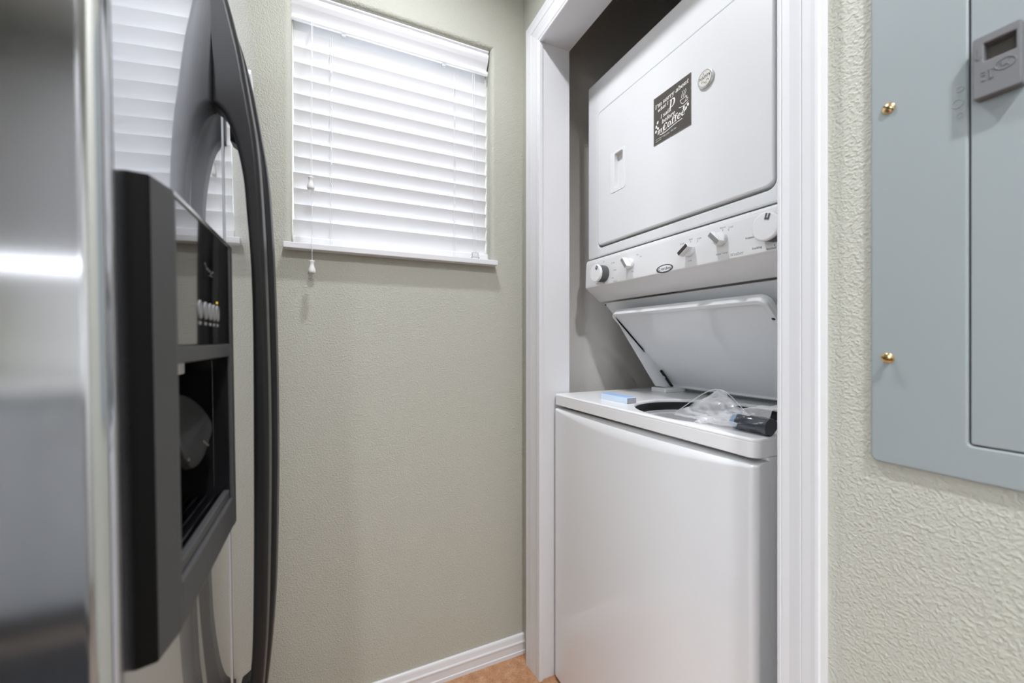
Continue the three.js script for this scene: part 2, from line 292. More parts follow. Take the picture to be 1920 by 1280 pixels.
// ---------------------------------------------------------------- window blind
{
  const b = base('window_blind', 'white horizontal slat blind closed over the small window', 'blind', [0.205, Y(0.268), 1.29]);
  const v = [[1.285, 0.9675], [1.2535, 0.9675], [1.2535, 0.9645], [1.2585, 0.9625], [1.2585, 0.9595], [1.2565, 0.958], [1.2565, 0.9555], [1.2545, 0.953], [1.2545, 0.9495], [1.2565, 0.944], [1.262, 0.934], [1.269, 0.9245], [1.2745, 0.9165], [1.2765, 0.911], [1.2745, 0.908], [1.265, 0.9065], [1.2625, 0.9025], [1.2625, 0.897], [1.2645, 0.8935], [1.271, 0.8935], [1.278, 0.92], [1.278, 0.96], [1.285, 0.962]];
  const g = new THREE.ExtrudeGeometry(shapeOf(v.map(([f, y]) => [f, Y(y)])), { depth: 0.5835, bevelEnabled: false }).rotateY(Math.PI / 2).translate(-0.091, 0, 0);
  put('valance', g, M.blind, b);
  for (const x of [0.046, 0.343]) put('valance_clip', rbox(x - 0.006, x + 0.006, Y(0.8885), Y(0.8945), 1.2625, 1.28, 0.001), M.clear, b);
  put('head_rail', rbox(-0.083, 0.493, Y(0.905), Y(0.955), 1.2865, 1.322, 0.003), M.blind, b);
  const slat = (() => {                                               // slightly crowned vinyl slat, 50 mm deep
    const n = 12, w = 0.0495, pts = [], back = [];
    for (let i = 0; i <= n; i++) { const t = i / n - 0.5; pts.push([t * w, 0.0034 * (1 - 4 * t * t)]); back.push([t * w, 0.0034 * (1 - 4 * t * t) - 0.0027]); }
    return new THREE.ExtrudeGeometry(shapeOf([...back, ...pts.reverse()]), { depth: 0.5765, bevelEnabled: true, bevelSize: 0.0006, bevelThickness: 0.0006, bevelOffset: -0.0006, bevelSegments: 1 }).rotateY(Math.PI / 2).translate(-0.2896, 0, 0);
  })();
  for (let k = -1; k <= 12; k++) {                                    // closed: room edges up, crowned side to the window
    const m = new THREE.Mesh(slat, M.blind), top = 0.8745 - k * 0.0443; m.name = 'slat'; m.castShadow = m.receiveShadow = true;
    m.rotation.x = -(72 + 0.7 * Math.sin(k * 2.7) + (k === 6 ? 3 : k === 7 ? 2 : 0)) * Math.PI / 180;
    m.position.set(0.2065 - 0.205 + (k % 3 - 1) * 0.0009, top - 0.0235 - 0.268, 0.0); b.add(m);
  }
  put('bottom_rail', alongX(rrect(-1.306, -1.279, Y(0.2715), Y(0.2965), 0.003), -0.0845, 0.4975, 0.001), M.blind, b);
  put('bottom_rail_cap', rbox(0.4975, 0.4995, Y(0.2708), Y(0.2972), 1.278, 1.307, 0.001), M.blind, b);
  for (const x of [0.0128, 0.3812]) {
    put('ladder_cord', [tube([[x - 0.002, Y(0.892), 1.2775], [x - 0.002, Y(0.6), 1.2785], [x - 0.002, Y(0.272), 1.2775]], 0.0007, 30), tube([[x + 0.0025, Y(0.892), 1.2775], [x + 0.0022, Y(0.55), 1.2765], [x + 0.0032, Y(0.272), 1.2775]], 0.0005, 30)], M.cord, b);
    const r = rng(x > 0.1 ? 5 : 6);
    for (let k = 0; k < 10; k++) { const y = 0.845 - k * 0.0545 - r() * 0.012, s = (r() - 0.5) * 0.006; put('cord_knot', tube([[x - s, Y(y), 1.2765], [x, Y(y - 0.005), 1.2755], [x + s, Y(y - 0.011), 1.2765]], 0.0012, 6, 5), M.blind, b); }
  }
  // lift cords with their tassels on the left
  const bell = [[0.0, 0.0], [0.0072, 0.0], [0.0088, 0.0025], [0.0092, 0.006], [0.0085, 0.011], [0.0062, 0.018], [0.0048, 0.023], [0.005, 0.027], [0.0064, 0.0315], [0.0066, 0.034], [0.0, 0.034]].map(([r, y]) => new THREE.Vector2(r, y));
  for (const [x, yb, f] of [[-0.0379, 0.4065, 1.205], [-0.0350, 0.1827, 1.2055]]) {
    put('tassel', new THREE.LatheGeometry(bell, 24).translate(x, Y(yb), -f), M.tassel, b);
    put('lift_cord', tube([[x + 0.0006, Y(0.893), 1.2605], [x + 0.0004, Y(0.87), 1.243], [x, Y(0.70), 1.212], [x, Y(yb + 0.033), f]], 0.0006, 30), M.cord, b);
  }
  for (const x of [0.4405, 0.4475]) put('tilt_cord', tube([[x, Y(0.893), 1.27], [x, Y(0.7), 1.262], [x + 0.001, Y(0.29), 1.256]], 0.0007, 20), M.cord, b);
  put('cord_clip', [rbox(0.4335, 0.4545, Y(0.2765), Y(0.292), 1.247, 1.259, 0.002), rbox(0.431, 0.457, Y(0.2685), Y(0.2775), 1.243, 1.263, 0.002)], M.clear, b, 'clear plastic clip holding the tilt cords to the sill');
}

// ---------------------------------------------------------------- refrigerator
{
  const FX = -0.12, FY = EYE;                                         // designed upright, then leaned back on its front feet
  const fr = base('refrigerator', 'stainless steel side by side refrigerator with curved black handles and water dispenser', 'refrigerator', [FX, 0, 0.76]);
  // the doors bow outward together; the bow is flatter on the wide door
  const SEAM = 0.653, front = (f) => (f < SEAM ? -0.118 - 0.1 * (f - 0.45) ** 2 : -0.12212 - 0.0406 * (f - SEAM) - 0.014 * (f - SEAM) ** 2);
  const slope = (f) => (f < SEAM ? -0.2 * (f - 0.45) : -0.0406 - 0.028 * (f - SEAM));
  const doorShape = (f0, f1, r0, r1) => {
    const pts = [], back = -0.196, n = 40, arc = (cx, cf, r, a0, a1) => { for (let i = 0; i <= 24; i++) { const a = a0 + (a1 - a0) * i / 24; pts.push([cx + r * Math.cos(a), cf + r * Math.sin(a)]); } };
    pts.push([back, f0]); arc(front(f0) - r0, f0 + r0, r0, -Math.PI / 2, 0);
    for (let i = 1; i < n; i++) { const f = f0 + r0 + (f1 - r1 - f0 - r0) * i / n; pts.push([front(f), f]); }
    arc(front(f1) - r1, f1 - r1, r1, 0, Math.PI / 2); pts.push([back, f1]);
    return pts;
  };
  const ev = new Evaluator(); ev.attributes = ['position', 'normal', 'uv']; ev.useGroups = false;
  const soft = (g, deg) => { const c = g.clone(); return c; };
  const brush = (g) => { const b = new Brush(g); b.updateMatrixWorld(); return b; };
  const D0 = Y(-0.93), D1 = Y(0.69);
  const nearShape = doorShape(0.3205, 0.6480, 0.012, 0.006), SPLIT = 0.3335;
  const capShape = [[-0.196, SPLIT - 0.0005], ...nearShape.filter(([, f]) => f < SPLIT - 0.0006), [front(SPLIT - 0.0005), SPLIT - 0.0005]];
  let door = alongY([[-0.196, SPLIT], [front(SPLIT), SPLIT], ...nearShape.filter(([x, f]) => f > SPLIT + 0.002)], D0, D1, 0);
  door = ev.evaluate(brush(door), brush(box(-0.191, -0.08, Y(-0.212), Y(0.106), 0.362, 0.5745)), SUBTRACTION).geometry;
  const smoothed = (g) => { const q = g.index ? g.toNonIndexed() : g; const p = q.attributes.position, n = q.attributes.normal; // curved face takes its exact normal
    for (let i = 0; i < p.count; i++) { const f = -p.getZ(i); if (Math.abs(p.getX(i) - front(f)) < 2e-4 && n.getX(i) > 0.9) { const d = slope(f), l = Math.hypot(1, d); n.setXYZ(i, 1 / l, 0, d / l); } }
    return q; };
  const brushUV = (g) => { metricKeep(g); return g; };
  function metricKeep(g) { const n = g.attributes.normal.clone(); const q = metric(g); q.setAttribute('normal', n); return q; }
  put('door_end_cap', metricKeep(alongY(capShape, D0, D1)), M.steelSoft, fr, 'softly brushed rounded edge of the dispenser door');
  put('freezer_door', metricKeep(smoothed(door)), M.steel, fr);
  put('fridge_door', metricKeep(smoothed(alongY(doorShape(0.6580, 1.182, 0.006, 0.013), D0, D1, 0.004))), M.steel, fr);
  put('door_gasket', [box(-0.21, -0.196, D0 + 0.01, D1 - 0.01, 0.335, 0.640), box(-0.21, -0.196, D0 + 0.01, D1 - 0.01, 0.666, 1.168)], M.seal, fr);
  put('cabinet', rbox(-0.86, -0.21, 0.045, Y(0.68), 0.324, 1.18, 0.006), M.cabinetGrey, fr);
  put('toe_grille', rbox(-0.24, -0.175, 0.02, 0.11, 0.335, 1.17, 0.004), M.blackPlastic, fr);
  for (const f of [0.40, 1.13]) { put('foot', new THREE.CylinderGeometry(0.016, 0.02, 0.045, 20).translate(-0.16, 0.0225, -f), M.blackPlastic, fr); put('foot', new THREE.CylinderGeometry(0.016, 0.02, 0.052, 20).translate(-0.8, 0.036, -f), M.blackPlastic, fr); }
  for (const f of [0.35, 1.16]) put('hinge_cover', rbox(-0.27, -0.15, Y(0.69), Y(0.712), f - 0.022, f + 0.022, 0.006), M.blackPlastic, fr);
  // handles: tall bows that grow out of the door as solid wings
  const outer = [[-0.1215, 0.478], [-0.1165, 0.46], [-0.103, 0.4155], [-0.0965, 0.385], [-0.0905, 0.355], [-0.0812, 0.291], [-0.0762, 0.253], [-0.0724, 0.2], [-0.0688, 0.094], [-0.0672, -0.04], [-0.0676, -0.141], [-0.0696, -0.242], [-0.0728, -0.343], [-0.0768, -0.409], [-0.083, -0.475], [-0.092, -0.545], [-0.103, -0.61], [-0.1165, -0.665], [-0.1215, -0.682]];
  const inner = [[-0.1205, -0.500], [-0.108, -0.49], [-0.0995, -0.465], [-0.0925, -0.417], [-0.0892, -0.371], [-0.0865, -0.266], [-0.0848, -0.146], [-0.0833, 0], [-0.0842, 0.093], [-0.0876, 0.158], [-0.0907, 0.204], [-0.0983, 0.247], [-0.106, 0.2705], [-0.1125, 0.281], [-0.1205, 0.287]];
  const spline = (p, n) => new THREE.SplineCurve(p.map(([a, b]) => new THREE.Vector2(a, Y(b)))).getPoints(n).map((q) => [q.x, q.y]);
  const handleShape = [...spline(outer, 90), ...spline(inner, 70)];
  put('handle', alongF(handleShape, 0.588, 0.621, 0.0055, 5), M.handle, fr, 'curved black handle on the dispenser door');
  put('handle', alongF(handleShape, 0.685, 0.718, 0.0055, 5), M.handle, fr, 'curved black handle on the wide door');
  { // oval emblem on the wide door
    const s = new THREE.Shape(); s.absellipse(0, 0, 0.030, 0.0185, 0, Math.PI * 2);
    const g = new THREE.ExtrudeGeometry(s, { depth: 0.003, bevelEnabled: true, bevelSize: 0.001, bevelThickness: 0.001, bevelSegments: 3 }).rotateY(Math.PI / 2 + 0.066).translate(front(1.0) - 0.0002, Y(0.545), -1.0);
    put('emblem', g, M.plasticWhite, fr, 'small pale oval emblem');
  }
  // ice and water dispenser let into the freezer door
  const d = sub('dispenser', fr, 'black water and ice dispenser with glossy control panel');
  const YB = -0.2195, YT = 0.1135, BX = -0.1029;
  put('bezel', [
    alongY([[-0.1205, 0.3525], [-0.1074, 0.3525], [BX, 0.3815], [BX, 0.3855], [-0.1155, 0.3865], [-0.135, 0.3865], [-0.135, 0.3635], [-0.1205, 0.3635]], Y(YB), Y(YT), 0.0008, 2),
    rbox(-0.135, BX + 0.0005, Y(YB), Y(YT), 0.5725, 0.5865, 0.0022),
    rbox(-0.15, BX, Y(YB), Y(-0.1845), 0.3855, 0.5735, 0.0022),
  ], M.charcoal, d);
  put('bezel_side_shade', alongY([[-0.1205, 0.3475], [-0.1190, 0.3485], [-0.1088, 0.3512], [-0.1076, 0.3522], [-0.1205, 0.3522]], Y(YB), Y(YT), 0.0005, 2), M.bezelShade, d, 'side of the dispenser surround, coloured black to stand for its shade');  // side facing the camera darkened in colour to stand for shade
  put('bezel_strip', rbox(-0.13, BX + 0.0004, Y(YT - 0.0033), Y(YT + 0.0005), 0.3815, 0.5865, 0.001), M.steelSoft, d, 'thin bright strip along the top');
  put('control_panel', rbox(-0.1155, BX - 0.0008, Y(-0.0038), Y(YT - 0.0033), 0.3860, 0.5725, 0.0015), M.blackGloss, d);
  put('chin', alongX(rrect(-0.5725, -0.3855, Y(-0.0175), Y(-0.0038), [0.0125, 0.002, 0.001, 0.001]), -0.150, BX - 0.0003, 0.001), M.charcoal, d);
  const wall = 0.0025, cx = -0.19, c0 = -0.186, c1 = -0.0175, k0 = 0.3865, k1 = 0.5725;
  put('cavity_liner', [box(cx, cx + wall, Y(c0), Y(c1), k0, k1), box(cx, -0.106, Y(c0), Y(c1), k1 - wall, k1), box(cx, -0.106, Y(c0), Y(c1), k0, k0 + wall), box(cx, -0.15, Y(c1 - wall), Y(c1), k0, k1), box(cx, -0.106, Y(c0 - 0.002), Y(c0), k0, k1)], M.blackSatin, d);
  put('liner_seam', rbox(-0.1215, -0.1205, Y(c0 + 0.01), Y(c1 - 0.004), k1 - 0.004, k1 - 0.002, 0.0003), M.blackGloss, d);
  put('drip_tray', rbox(-0.185, -0.1085, Y(-0.186), Y(-0.1815), k0 + 0.003, k1 - 0.003, 0.001), M.blackGloss, d);
  for (let i = 0; i < 8; i++) put('tray_rib', rbox(-0.181 + i * 0.0086, -0.1773 + i * 0.0086, Y(-0.182), Y(-0.1745), k0 + 0.006, k1 - 0.006, 0.0015), M.blackGloss, d);
  put('tray_lip', rbox(-0.1125, -0.1062, Y(-0.1835), Y(-0.174), k0 + 0.002, k1 - 0.002, 0.0015), M.charcoal, d);
  { // paddle: a shallow shield that the glass pushes
    const s = new THREE.Shape(), half = [[0.02, 0.037, 0.042, 0.024, 0.050, 0.004], [0.053, -0.004, 0.049, -0.009, 0.043, -0.013]];
    s.moveTo(-0.043, -0.013); s.bezierCurveTo(-0.049, -0.009, -0.053, -0.004, -0.050, 0.004); s.bezierCurveTo(-0.042, 0.024, -0.02, 0.037, 0, 0.038); for (const h of half) s.bezierCurveTo(...h); s.lineTo(0.022, -0.026); s.quadraticCurveTo(0, -0.034, -0.022, -0.026);
    const g = new THREE.ExtrudeGeometry(s, { depth: 0.004, bevelEnabled: true, bevelSize: 0.0015, bevelThickness: 0.0015, bevelSegments: 2 });
    const p = g.attributes.position; for (let i = 0; i < p.count; i++) p.setZ(i, p.getZ(i) + 2.4 * p.getX(i) ** 2); g.computeVertexNormals();
    const r = new THREE.TubeGeometry(new THREE.CatmullRomCurve3([-1, -0.5, 0, 0.5, 1].map((t) => new THREE.Vector3(0.033 * t, 0.004 - 0.024 * Math.abs(t) ** 1.2, 0.0055 + 2.4 * (0.033 * t) ** 2))), 24, 0.0016, 8);
    put('paddle', g.rotateX(-0.2).rotateY(Math.PI / 2).translate(-0.1265, Y(-0.0905), -0.483), M.paddle, d);
    put('paddle_ridge', r.rotateX(-0.2).rotateY(Math.PI / 2).translate(-0.1265, Y(-0.0905), -0.483), M.blackGloss, d);
    put('paddle_arm', rbox(-0.155, -0.130, Y(-0.08), Y(-0.018), 0.466, 0.482, 0.003), M.blackPlastic, d);
  }
  put('water_nozzle', rbox(-0.150, -0.134, Y(-0.0335), Y(-0.02), 0.506, 0.523, 0.002), M.plasticWhite, d);
  M.buttonGrey = std({ color: new THREE.Color(0.2, 0.2, 0.2), roughness: 0.4 });
  for (const f of [0.4495, 0.468, 0.4845, 0.499, 0.5135]) {
    const s = new THREE.Shape(); s.absellipse(-f, Y(0.0287), 0.0058, 0.0085, 0, Math.PI * 2);
    put('panel_button', alongX(s, BX - 0.0014, BX + 0.0002, 0.0005, 2), M.buttonGrey, d);
    put('button_mark', box(BX - 0.001, BX - 0.0005, Y(0.0152), Y(0.018), f - 0.0037, f + 0.0037), M.buttonGrey, d);
  }
  put('indicator_light', disc(BX - 0.0012, BX - 0.0001, Y(0.0402), -0.5125, 0.0011, 0.0003), std({ color: 0x332200, emissive: 0xffd23a, emissiveIntensity: 1.2 }), d);
  { // pale script printed on the panel
    const t = canvasMap(256, 128, (g, w, h) => { g.fillStyle = '#040404'; g.fillRect(0, 0, w, h); g.strokeStyle = '#8d8d8d'; g.lineWidth = 9; g.lineCap = 'round'; g.beginPath(); g.moveTo(28, 40); g.bezierCurveTo(60, 20, 70, 90, 96, 60); g.bezierCurveTo(110, 40, 120, 90, 140, 66); g.bezierCurveTo(160, 40, 150, 110, 190, 70); g.bezierCurveTo(205, 50, 215, 80, 232, 60); g.stroke(); g.lineWidth = 5; g.beginPath(); g.moveTo(120, 96); g.lineTo(214, 92); g.stroke(); });
    put('script_print', new THREE.PlaneGeometry(0.041, 0.0205).rotateY(Math.PI / 2).translate(BX - 0.0006, Y(0.0695), -0.483), phys({ map: t, roughness: 0.05, ior: 2.3 }), d);
  }
  // lean back a little
  const phi = 0.0148, px = FX, py = EYE; fr.rotation.z = phi;
  const dx = FX - px, dy = 0 - py; fr.position.set(px + dx * Math.cos(phi) - dy * Math.sin(phi), py + dx * Math.sin(phi) + dy * Math.cos(phi), -0.76);
}

// ---------------------------------------------------------------- stacked washer and dryer in the closet
{
  const wd = base('laundry_center', 'white stacked washer and dryer in the closet with its washer lid open', 'washer dryer', [1.05, 0, 0.77]);
  const f0 = 0.4435, f1 = 1.105, X0 = 0.655;
  put('washer_cabinet', rbox(0.6935, 1.45, 0.02, Y(-0.2), f0 + 0.002, f1 - 0.002, 0.004), M.enamel, wd);
  for (const [x, f] of [[0.74, 0.5], [0.74, 1.05], [1.4, 0.5], [1.4, 1.05]]) put('foot', new THREE.CylinderGeometry(0.018, 0.022, 0.022, 16).translate(x, 0.011, -f), M.seal, wd);
  { // front panel, its top edge cut back in a long shallow bow
    const n = 48, m = 40, y0 = 0.018, y1 = Y(-0.2065), pos = [], idx = [], R = 0.014, W = f1 - f0, depth = 0.0365;
    const across = []; for (let i = 0; i <= 10; i++) { const a = Math.PI / 2 * i / 10; across.push([X0 + R - R * Math.sin(a), f0 + R - R * Math.cos(a)]); }
    const path = [[X0 + depth, f0], [X0 + R + 0.004, f0], ...across]; for (let i = 1; i < n; i++) path.push([X0, f0 + R + (W - 2 * R) * i / n]);
    for (let i = 10; i >= 0; i--) path.push([across[i][0], f1 - (across[i][1] - f0)]); path.push([X0 + R + 0.004, f1], [X0 + depth, f1]);
    const rows = []; for (let j = 0; j <= m; j++) rows.push(j < 6 ? y0 + (y1 - 0.05 - y0) * j / 6 : y1 - 0.05 + 0.05 * (j - 6) / (m - 6));
    for (const y of rows) for (const [x, f] of path) {
      const t = (f - f0) / W, bow = 0.006 + 0.03 * Math.pow(Math.max(0, Math.sin(Math.PI * t)), 0.8), q = Math.max(0, (y - (y1 - bow)) / bow), back = 0.011 * Math.pow(q, 1.6) + 0.006 * Math.pow(q, 8);
      pos.push(Math.min(x + back, X0 + depth), y, -f);
    }
    const c = path.length; for (let j = 0; j < m; j++) for (let i = 0; i + 1 < c; i++) { const a = j * c + i, b = a + 1, d = a + c, e = d + 1; idx.push(a, d, b, b, d, e); }
    const top = m * c; for (let i = 1; i + 1 < c; i++) idx.push(top, top + i + 1, top + i);
    const g = new THREE.BufferGeometry(); g.setAttribute('position', new THREE.Float32BufferAttribute(pos, 3)); g.setIndex(idx); g.setAttribute('uv', new THREE.Float32BufferAttribute(new Float32Array(pos.length / 3 * 2), 2)); g.computeVertexNormals();
    put('front_panel', g, M.enamel, wd);
  }
  { // washer top with its rounded opening and the tub below
    const outline = () => rrect(X0 + 0.001, 1.45, f0, f1, [0.016, 0.01, 0.01, 0.016]);
    const slab = (sh, y0, y1, bev) => alongY(sh, y0, y1, bev, 4);
    const s = outline(), h = new THREE.Path(); h.absellipse(0.842, 0.668, 0.17, 0.2, 0, Math.PI * 2); s.holes.push(h);
    put('washer_top', slab(s, Y(-0.1745), Y(-0.165), 0.0042), M.plasticWhite, wd);
    const ap = outline(); ap.holes.push(rrect(X0 + 0.014, 1.43, f0 + 0.012, f1 - 0.012, 0.008, THREE.Path));
    put('top_apron', slab(ap, Y(-0.199), Y(-0.171), 0.002), M.plasticWhite, wd);
    const lathe = (p) => new THREE.LatheGeometry(p.map(([r, y]) => new THREE.Vector2(r, y)), 72).scale(0.17, 1, 0.2).translate(0.842, 0, -0.668);
    put('tub_seal', lathe([[1.005, Y(-0.1735)], [1.03, Y(-0.18)], [1.03, Y(-0.192)], [1.0, Y(-0.196)]]), M.seal, wd);
    put('tub', lathe([[1.0, Y(-0.195)], [0.975, Y(-0.1945)], [0.955, Y(-0.205)], [0.98, Y(-0.25)], [1.0, Y(-0.55)], [0.0, Y(-0.56)]]), M.drum, wd);
  }
  { // the open lid leaning back under the controls
    const P0 = new THREE.Vector2(1.062, Y(-0.152)), P1 = new THREE.Vector2(0.803, Y(0.0855)), L = P0.distanceTo(P1), ang = Math.atan2(P1.y - P0.y, P0.x - P1.x);
    // lid plane: s runs from the hinge to the free edge, the liner faces the camera side
    const place = (g) => g.applyMatrix4(new THREE.Matrix4().makeBasis(new THREE.Vector3(0, 0, 1), new THREE.Vector3(-Math.cos(ang), Math.sin(ang), 0), new THREE.Vector3(-Math.sin(ang), -Math.cos(ang), 0)).setPosition(P0.x, P0.y, 0));
    const lidShape = rrect(-1.012, -0.524, 0, L, [0.004, 0.004, 0.02, 0.02]);
    const sheet = new THREE.ExtrudeGeometry(lidShape, { depth: 0.008, bevelEnabled: true, bevelSize: 0.003, bevelThickness: 0.003, bevelOffset: -0.003, bevelSegments: 3, curveSegments: 12 }).translate(0, 0, -0.016);
    put('lid', place(sheet), M.enamel, wd);
    const rim = rrect(-1.011, -0.525, 0, L, [0.004, 0.004, 0.019, 0.019]); rim.holes.push(rrect(-1.004, -0.536, 0.004, L - 0.012, 0.012, THREE.Path));
    put('lid_rim', place(new THREE.ExtrudeGeometry(rim, { depth: 0.006, bevelEnabled: true, bevelSize: 0.002, bevelThickness: 0.002, bevelOffset: -0.002, bevelSegments: 3, curveSegments: 12 }).translate(0, 0, -0.0055)), M.enamel, wd);
    put('lid_skirt', alongF([[0.812, Y(0.0835)], [0.985, Y(-0.146)], [1.058, Y(-0.157)], [1.05, Y(-0.13)]], 1.004, 1.0095, 0.0012, 2), M.enamel, wd);
    put('lid_hinge', [place(box(0.0, 0.006, 0.002, 0.06, -0.001, 0.001).translate(-1.005, 0, 0.004)), rbox(0.985, 1.075, Y(-0.166), Y(-0.151), 0.965, 1.028, 0.004)], M.plasticWhite, wd);
    put('hinge_slot', alongF([[1.0, Y(-0.098)], [1.004, Y(-0.094)], [1.055, Y(-0.149)], [1.05, Y(-0.153)]], 0.9975, 1.0035), M.seal, wd);
    put('lid_bumper', place(new THREE.SphereGeometry(0.004, 16, 10).scale(1, 1, 0.5).translate(-0.531, L - 0.055, 0.002)), M.seal, wd);
    put('lid_strike', place(tube([[0, 0, 0], [0.004, 0.006, 0], [0.0, 0.014, 0]], 0.0018, 10).translate(-0.532, L - 0.09, 0.002)), M.clear, wd);
  }
  // the sloping panel between washer and dryer and the column that carries the dryer
  put('slope_panel', alongF([[0.8265, Y(0.1245)], [0.838, Y(0.1285)], [1.14, Y(-0.16)], [1.12, Y(-0.165)]], 0.452, 1.07, 0.001, 1), M.enamel, wd);
  put('panel_screw', [disc(0.825, 0.828, Y(0.119), -1.0645, 0.0022, 0.0005)], M.seal, wd);
  put('support_column', rbox(1.14, 1.45, Y(-0.165), Y(0.27), 0.46, 1.06, 0.003), M.enamel, wd);
  // dryer
  const d0 = 0.455, d1 = 1.0905, DX = 0.777;
  put('dryer_cabinet', rbox(DX + 0.016, 1.45, Y(0.2665), Y(0.822), d0 + 0.001, d1 - 0.001, 0.004), M.enamel, wd);
  { const s = rrect(-d1, -d0, Y(0.2655), Y(0.8235), 0.006); s.holes.push(rrect(-1.0385, -0.4855, Y(0.293), Y(0.7155), 0.018, THREE.Path));
    put('dryer_front', alongX(s, DX, DX + 0.016, 0.004), M.enamel, wd); }
  { // door, bowed reflections come from the slightly wavy sheet
    const ev = new Evaluator(); ev.attributes = ['position', 'normal', 'uv']; ev.useGroups = false;
    const br = (g) => { const b = new Brush(g); b.updateMatrixWorld(); return b; };
    let g = alongX(rrect(-1.036, -0.488, Y(0.2985), Y(0.7135), 0.016), DX - 0.004, DX + 0.014, 0.005, 4);
    const pocket = alongX(rrect(-0.9525, -0.9165, Y(0.4515), Y(0.5525), 0.005), DX - 0.03, DX + 0.011);
    g = ev.evaluate(br(g), br(pocket), SUBTRACTION).geometry; const n = g.attributes.normal.clone(); const q = metric(g); q.setAttribute('normal', g.attributes.normal.count === n.count ? n : q.attributes.normal);
    const door = put('dryer_door', metric(ev.evaluate(br(alongX(rrect(-1.036, -0.488, Y(0.2985), Y(0.7135), 0.016), DX - 0.004, DX + 0.014, 0.005, 4)), br(pocket), SUBTRACTION).geometry), M.enamelDoor, wd);
    const ring = rrect(-0.9725, -0.906, Y(0.4405), Y(0.5595), 0.009); ring.holes.push(rrect(-0.9525, -0.9165, Y(0.4515), Y(0.5525), 0.005, THREE.Path));
    put('door_handle', [alongX(ring, DX - 0.0052, DX - 0.0035, 0.0007, 2), alongX(rrect(-0.9525, -0.9165, Y(0.445), Y(0.5525), 0.004), DX + 0.009, DX + 0.013)], M.plasticWhite, door, 'recessed white door pull');
  }
  // control panel: a moulded white fascia with printing
  const label = canvasMap(2048, 448, (g, w, h) => {
    g.fillStyle = '#e2e2e1'; g.fillRect(0, 0, w, h);
    const U = (f) => (d1 - f) / (d1 - d0) * w, V = (y) => (0.272 - y) / 0.142 * h;
    const say = (t, f, y, px, col = '#5a5a5a', font = 'sans-serif', style = '') => { g.fillStyle = col; g.font = style + px + 'px ' + font; g.textAlign = 'center'; g.textBaseline = 'middle'; g.fillText(t, U(f), V(y)); };
    const tick = (f, y) => { g.fillStyle = '#555'; g.fillRect(U(f) - 2, V(y) - 6, 4, 12); };
    for (const [f, y, t] of [[1.0, 0.2435, 'Off'], [0.955, 0.2325, 'Air Dry'], [0.946, 0.2095, 'Timed'], [0.955, 0.188, 'Less'], [1.03, 0.181, 'More'], [0.995, 0.1775, 'Dry']]) say(t, f, y, 17);
    for (const [f, y, t] of [[0.852, 0.2365, 'Med'], [0.84, 0.229, 'Low'], [0.871, 0.1935, 'Heat']]) say(t, f, y, 15, '#7a7a7a');
    for (const [f, y, t] of [[0.701, 0.2325, 'Small'], [0.676, 0.2375, 'Med'], [0.653, 0.2345, 'Large'], [0.677, 0.188, 'Load']]) say(t, f, y, 17);
    for (const [f, y, t] of [[0.622, 0.239, 'Hot'], [0.593, 0.2435, 'Warm'], [0.574, 0.24, 'Cold'], [0.594, 0.188, 'Water Temp']]) say(t, f, y, 17);
    for (const [f, y] of [[0.676, 0.232], [0.656, 0.2285], [0.593, 0.238], [0.579, 0.235]]) tick(f, y);
    for (const [f, y, t] of [[0.4665, 0.251, 'Regular'], [0.517, 0.2345, 'Off'], [0.53, 0.207, 'Prewash'], [0.516, 0.1835, 'Soaking'], [0.488, 0.1765, 'Normal']]) say(t, f, y, 17, '#3c3c3c', 'sans-serif', 'bold ');
    tick(0.4665, 0.245); tick(0.482, 0.1815);
    say('Washer', 0.559, 0.1805, 26, '#6d6d6d', 'serif'); say('Dryer', 0.943, 0.1765, 20, '#8a8a8a', 'serif');
  });
  const fascia = phys({ map: label, roughness: 0.32, clearcoat: 0.35, clearcoatRoughness: 0.1 });
  {
    const pr = [[0.80, 0.2625], [0.783, 0.2622], [0.7775, 0.2612], [0.7735, 0.2585], [0.771, 0.2545], [0.7698, 0.248], [0.769, 0.235], [0.7682, 0.215], [0.7675, 0.195], [0.767, 0.178], [0.7672, 0.1735], [0.769, 0.171], [0.772, 0.1692], [0.8235, 0.1305], [0.835, 0.1305], [0.86, 0.2]];
    const g = alongF(pr.map(([x, y]) => [x, Y(y)]), d0, d1), p = g.attributes.position, uv = g.attributes.uv;
    for (let i = 0; i < p.count; i++) uv.setXY(i, (d1 + p.getZ(i)) / (d1 - d0), (p.getY(i) - Y(0.13)) / 0.142);
    put('control_panel', g, fascia, wd);
  }
  { // oval maker's badge
    const t = canvasMap(512, 256, (g, w, h) => { g.fillStyle = '#e4e4e4'; g.fillRect(0, 0, w, h); g.fillStyle = '#3a3a3c'; g.beginPath(); g.ellipse(w / 2, h / 2, w / 2, h / 2, 0, 0, 7); g.fill(); g.fillStyle = '#e6e6e6'; g.beginPath(); g.ellipse(w / 2 + 6, h / 2 - 6, w * 0.41, h * 0.36, 0, 0, 7); g.fill(); g.fillStyle = '#2c2c2e'; g.font = 'bold 128px sans-serif'; g.textAlign = 'center'; g.textBaseline = 'middle'; g.fillText('Crosley', w / 2 + 6, h / 2 - 2, w * 0.76); });
    const s = new THREE.Shape(); s.absellipse(0, 0, 0.0272, 0.0105, 0, Math.PI * 2);
    const g = new THREE.ExtrudeGeometry(s, { depth: 0.0008, bevelEnabled: false, curveSegments: 32 }); const p = g.attributes.position, uv = g.attributes.uv;
    for (let i = 0; i < p.count; i++) uv.setXY(i, 0.5 + p.getX(i) / 0.0544, 0.5 + p.getY(i) / 0.021);
    put('badge', g.rotateY(-Math.PI / 2).translate(0.7671, Y(0.1818), -0.7535), phys({ map: t, roughness: 0.35 }), wd, 'oval badge reading Crosley');
  }
